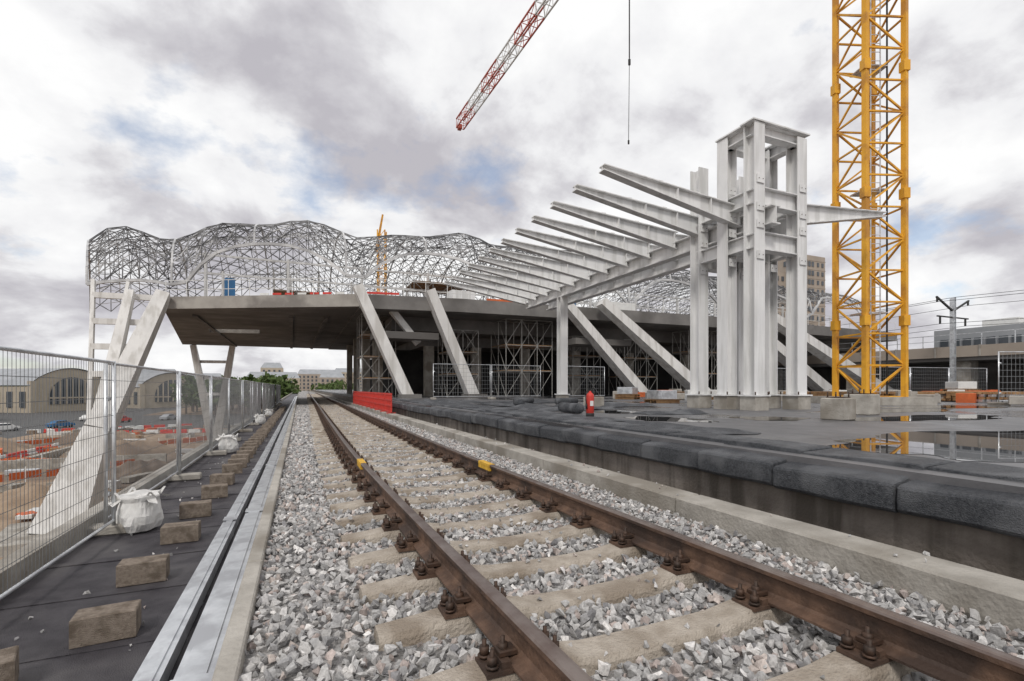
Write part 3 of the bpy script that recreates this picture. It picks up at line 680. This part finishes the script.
for i in range(80):
    x_=random.uniform(18,44) if i<55 else random.uniform(24,36);y_=random.uniform(14,29) if i<55 else random.uniform(8.5,14); b.obox((x_,y_,Z0+.2),random.uniform(.3,1.4),random.uniform(.2,.8),random.uniform(.2,.8),random.uniform(0,3),random.choice([0,0,0,1,2,0]),.02)
b.make('site_materials')

# right-hand elevated roadway
b=MB('conc','dark','galv','concd','beige')
b.box(50,64,-10,200,4.0,4.6,3); b.box(49.8,50.0,-10,200,4.3,5.2,4); b.box(56,57,-10,200,G,3.99,3)
for y_ in np.arange(-5,190,9): b.box(50.6,51.8,y_,y_+1,0,3.99,0)
for y_ in np.arange(-9.0,190,3.0): b.box(49.74,49.797,y_,y_+.12,4.3,5.25,0)
for y_ in np.arange(-9,120,2.0): b.tube((49.9,y_,5.2),(49.9,y_,6.2),.04,4,2)
b.tube((49.9,-9,6.2),(49.9,120,6.2),.04,4,2);b.tube((49.9,-9,5.7),(49.9,120,5.7),.03,4,2)
b.make('elevated_roadway')
def windows(b,x0,x1,y,z0,z1,nx,nz,w,h,mi,ax='y',d=.12):
    for i in range(nx):
        for j in range(nz):
            cx__=x0+(x1-x0)*(i+.5)/nx;cz=z0+(z1-z0)*(j+.5)/nz
            if ax=='y': b.box(cx__-w/2,cx__+w/2,y-d,y+.02,cz-h/2,cz+h/2,mi)
            else: b.box(y-d,y+.02,cx__-w/2,cx__+w/2,cz-h/2,cz+h/2,mi)
b=MB('beige','glass','roofg')
b.box(107,118.5,80,92,G,33.8);b.box(110.5,116,84,90,33.8,37,2);b.box(101.5,107,82,92,G,29.5)
windows(b,111,114.5,80,-2,32.8,3,16,.8,1.2,1);windows(b,101.5,107,82,-2,29,3,14,.8,1.1,1);windows(b,82.5,91.5,101.5,-2,29,4,12,1.2,1.5,1,'x');windows(b,115,118.3,80,-2,32.8,2,16,.7,1.0,1);windows(b,80.5,91.5,107,30,33,4,1,1,1.2,1,'x')
for z_ in np.arange(0,33,2.17): b.box(106.9,118.6,79.93,80,z_,z_+.15)
b.make('office_tower')
b=MB('roofg','glass','whitep')
b.box(66,78,24,32,4.6,8.2);windows(b,24.5,31.5,66,5.2,7.8,7,1,.7,1.2,1,'x');b.box(69,72,26,29,8.2,9.2,2);b.box(74,76,26,28,8.2,9.6)
b.make('roadside_building')
def pavilion(cx_,cy_,wd,ln,hwall,hroof,a,name='market_pavilion'):
    b=MB('tan','roofg','glass'); ca,sa=math.cos(a),math.sin(a)
    def W(x,y,z):return (cx_+ca*x-sa*y,cy_+sa*x+ca*y,G+z)
    n=18;arc=[(-wd/2+wd*i/n, hwall+hroof*math.sin(math.pi*i/n)**.7) for i in range(n+1)]
    for s_ in(0,1):
        y=s_*ln; vs=[W(x,y,0) for x,z in arc]+[W(x,y,z) for x,z in arc]
        b.add(vs,[(i,i+1,n+2+i,n+1+i) for i in range(n)],0)
        r=wd*.28; m=14; yy_=y-.25 if s_==0 else y+.25; cz=hwall*.55
        pts=[W(-r,yy_,hwall*.3),W(r,yy_,hwall*.3)]+[W(r*math.cos(math.pi*k/m),yy_,cz+ (hroof+hwall*.12)*math.sin(math.pi*k/m)) for k in range(m+1)]
        b.add(pts,[tuple(range(len(pts)))],2)
        for k in range(-3,4): 
            x=r*k/3.6; h=cz+(hroof+hwall*.12)*math.sqrt(max(0,1-(x/r)**2)); b.beam(W(x,yy_-.15,hwall*.3),W(x,yy_-.15,h),.35,.3,mi=0)
        b.beam(W(-r,yy_-.15,cz),W(r,yy_-.15,cz),.3,.5,mi=0)
    vs=[W(x*1.03,y,z+.3) for y in(-.6,ln+.6) for x,z in arc]; b.add(vs,[(i,i+1,n+2+i,n+1+i) for i in range(n)],1)
    for s_ in(-1,1):
        b.add([W(s_*wd/2,0,0),W(s_*wd/2,ln,0),W(s_*wd/2,ln,hwall),W(s_*wd/2,0,hwall)],[(0,1,2,3)],0)
        k=int(ln/5)
        for i in range(k):
            y=(i+.5)*ln/k; b.obox(W(s_*(wd/2+.05),y,hwall*.5),.4,2.2,hwall*.6,a,2)
    for q in(-1,1): b.obox(W(q*wd*.47,0,hwall*.6),wd*.07,1.4,hwall*1.2,a,0)
    b.make(name)
pavilion(-74,150,14,50,7.6,3.9,.7); pavilion(-86,140,12,50,6.5,3.4,.7); pavilion(-72,215,26,90,8.5,6,1.0); pavilion(-48,240,24,90,8,6,.7); pavilion(-125,180,26,90,8.5,6,.9)
b=MB('brick','glass','roofg');b.box(-83,-71,98,116,G,4.0);windows(b,99,115,-71+.1,G+1,3.4,7,3,1.2,1.9,1,'x',.12);windows(b,-82,-72,98,G+1,3.4,4,3,1.2,1.9,1);b.box(-83.3,-70.7,97.7,116.3,4.0,4.4,2);b.make('brick_building')
for (x_,y_,w_,d_,h_,mt) in((-30,330,30,20,14,'tan'),(-2,420,34,20,19,'beige'),(-60,300,22,20,12,'brick'),(28,460,30,20,22,'tan'),(-95,330,30,20,15,'beige'),(-25,380,14,14,22,'tan'),(12,350,16,14,15,'beige'),(-150,300,50,30,13,'tan'),(70,400,60,20,18,'beige')):
    b=MB(mt,'glass','roofg');b.box(x_,x_+w_,y_,y_+d_,G,G+h_);windows(b,x_+.5,x_+w_-.5,y_,G+1,G+h_-.8,int(w_/3),int(h_/3),1.3,1.7,1)
    b.add([(x_,y_,G+h_),(x_+w_,y_,G+h_),(x_+w_,y_+d_,G+h_),(x_,y_+d_,G+h_),(x_+2,y_+d_/2,G+h_+4),(x_+w_-2,y_+d_/2,G+h_+4)],[(0,1,5,4),(1,2,5),(2,3,4,5),(3,0,4)],2);b.make('apartment_building')
b=MB('leaf','barkm')
for i in range(110):
    if i<60: x_=random.uniform(-130,60);y_=random.uniform(230,320);h_=random.uniform(9,13)
    else: x_=random.uniform(-34,-3);y_=random.uniform(160,225);h_=random.uniform(8.5,12.5)
    if -3<x_<8: continue
    b.tube((x_,y_,G),(x_,y_,G+h_*.5),.3,5,1)
    for k in range(130):
        v=Vector((random.gauss(0,1),random.gauss(0,1),random.gauss(0,1))).normalized()*random.uniform(.5,1)**.5
        c=Vector((x_+v.x*h_*.33,y_+v.y*h_*.33,G+h_*.62+v.z*h_*.38)); a=Vector((random.uniform(-1,1),random.uniform(-1,1),random.uniform(-1,1)))*.8;d=Vector((random.uniform(-1,1),random.uniform(-1,1),random.uniform(-1,1)))*.8
        b.add([c-a,c+d,c+a,c-d],[(0,1,2,3)],0)
b.make('distant_trees')
for (x_,y_) in((48,22),(48,72),(48,122)):
    b=MB('galv','black')
    b.hcol(x_,y_,1.1,9.0,.3,.3,.03,0,'x')
    b.beam((x_,y_,7.9),(x_-2.3,y_,8.9),.12,.12,mi=1);b.beam((x_,y_,7.9),(x_+2.3,y_,8.9),.12,.12,mi=1);b.beam((x_-2.2,y_,7.4),(x_+2.2,y_,7.4),.1,.1,mi=1)
    for s_ in(-1,1):
        b.tube((x_+s_*1.8,y_,7.4),(x_+s_*1.8,y_,6.8),.07,6,1); b.tube((x_+s_*2.2,y_,8.85),(x_+s_*2.2,y_,8.5),.07,6,1)
    b.make('catenary_mast')
b=MB('black')
for (xo,z_) in((-1.8,6.8),(1.8,6.8),(-2.2,8.5),(2.2,8.5),(0,9.0)):
    for (ya_,yb_) in((-30,22),(22,72),(72,122)):
        for k in range(10):
            f0,f1=k/10,(k+1)/10; s0=-4*.6*f0*(1-f0);s1=-4*.6*f1*(1-f1)
            b.tube((48+xo,ya_+(yb_-ya_)*f0,z_+s0),(48+xo,ya_+(yb_-ya_)*f1,z_+s1),.022,4)
b.make('overhead_wires')
def barrier_row(x0,y0,x1,y1,mesh=False):
    b=MB('red','whitep','orange'); P=Vector((x0,y0,G));Q=Vector((x1,y1,G));Ln=(Q-P).length;n=int(Ln/2.1);a=math.atan2(y1-y0,x1-x0)
    for i in range(n):
        c=P.lerp(Q,(i+.5)/n); 
        if mesh:
            b.obox(c+Vector((0,0,.55+.06*math.sin(i*2.2))),2.1,.04,.6,a+.06*math.sin(i*1.7),2); b.tube(c,c+Vector((0,0,1.3)),.05,4,1)
        else:
            mi=0 if i%3 else 1; a2=a+random.uniform(-.15,.15)
            b.obox(c+Vector((0,0,.12)),1.9,.5,.24,a2,mi,.04);b.obox(c+Vector((0,0,.45)),1.8,.2,.46,a2,mi,.04)
    b.make('orange_safety_mesh' if mesh else 'traffic_barrier')
for r_ in((-29.5,50,-29.5,84),(-31,104,-14,102),(-44,112,-20,118)):barrier_row(*r_)
for r_ in((-24,52,-15,60),(-23,64,-35,70),(-18,78,-8,90),(-38,80,-30,92),(-30,36,-21,37)):barrier_row(*r_,True)
b=MB('conc','wood','galv','whitep','orange','soil')
for i in range(150):
    x_=random.uniform(-48,-8);y_=random.uniform(38,118);b.obox((x_,y_,G+.3),random.uniform(.4,3.6),random.uniform(.2,.9),random.uniform(.2,.8),random.uniform(0,3.1),random.choice([0,0,1,2,5,5,4,3]),.02)
b.box(-40,-13,62,62.5,G,G+1.0,0);b.box(-26,-25.4,62.8,84,G,G+.8,0)
b.make('construction_materials')
def car(x,y,a,mt):
    b=MB(mt,'glass','black');ca,sa=math.cos(a),math.sin(a)
    pr=[(-2.1,.35),(-2.1,.85),(-1.9,.95),(-1.5,1.0),(-1.0,1.45),(.5,1.48),(1.15,1.0),(1.95,.85),(2.1,.6),(2.1,.35)]
    vs=[];
    for s_ in(-1,1):
        for px_,pz in pr: ww=.85 if pz<1.2 else .7; vs.append((x+ca*px_-sa*s_*ww,y+sa*px_+ca*s_*ww,G+pz))
    m=len(pr);b.add(vs,[tuple(range(m)),tuple(range(2*m-1,m-1,-1))]+[(i,(i+1)%m,m+(i+1)%m,m+i) for i in range(m)],0)
    b.obox((x-ca*.25,y-sa*.25,G+1.22),1.7,1.66,.34,a,1)
    for px_ in(-1.3,1.3):
        for s_ in(-1,1):
            c=Vector((x+ca*px_-sa*s_*.78,y+sa*px_+ca*s_*.78,G+.33));d=Vector((-sa,ca,0))*.11;b.tube(c-d,c+d,.33,12,2,True)
    b.make('parked_car')
for i,(x_,y_) in enumerate([(-50,120),(-44,126),(-56,122),(-38,140),(-30,146),(-47,150),(-64,112)]): car(x_,y_,.8+.1*i,['whitep','blue','black','red','roofg','whitep','black'][i])
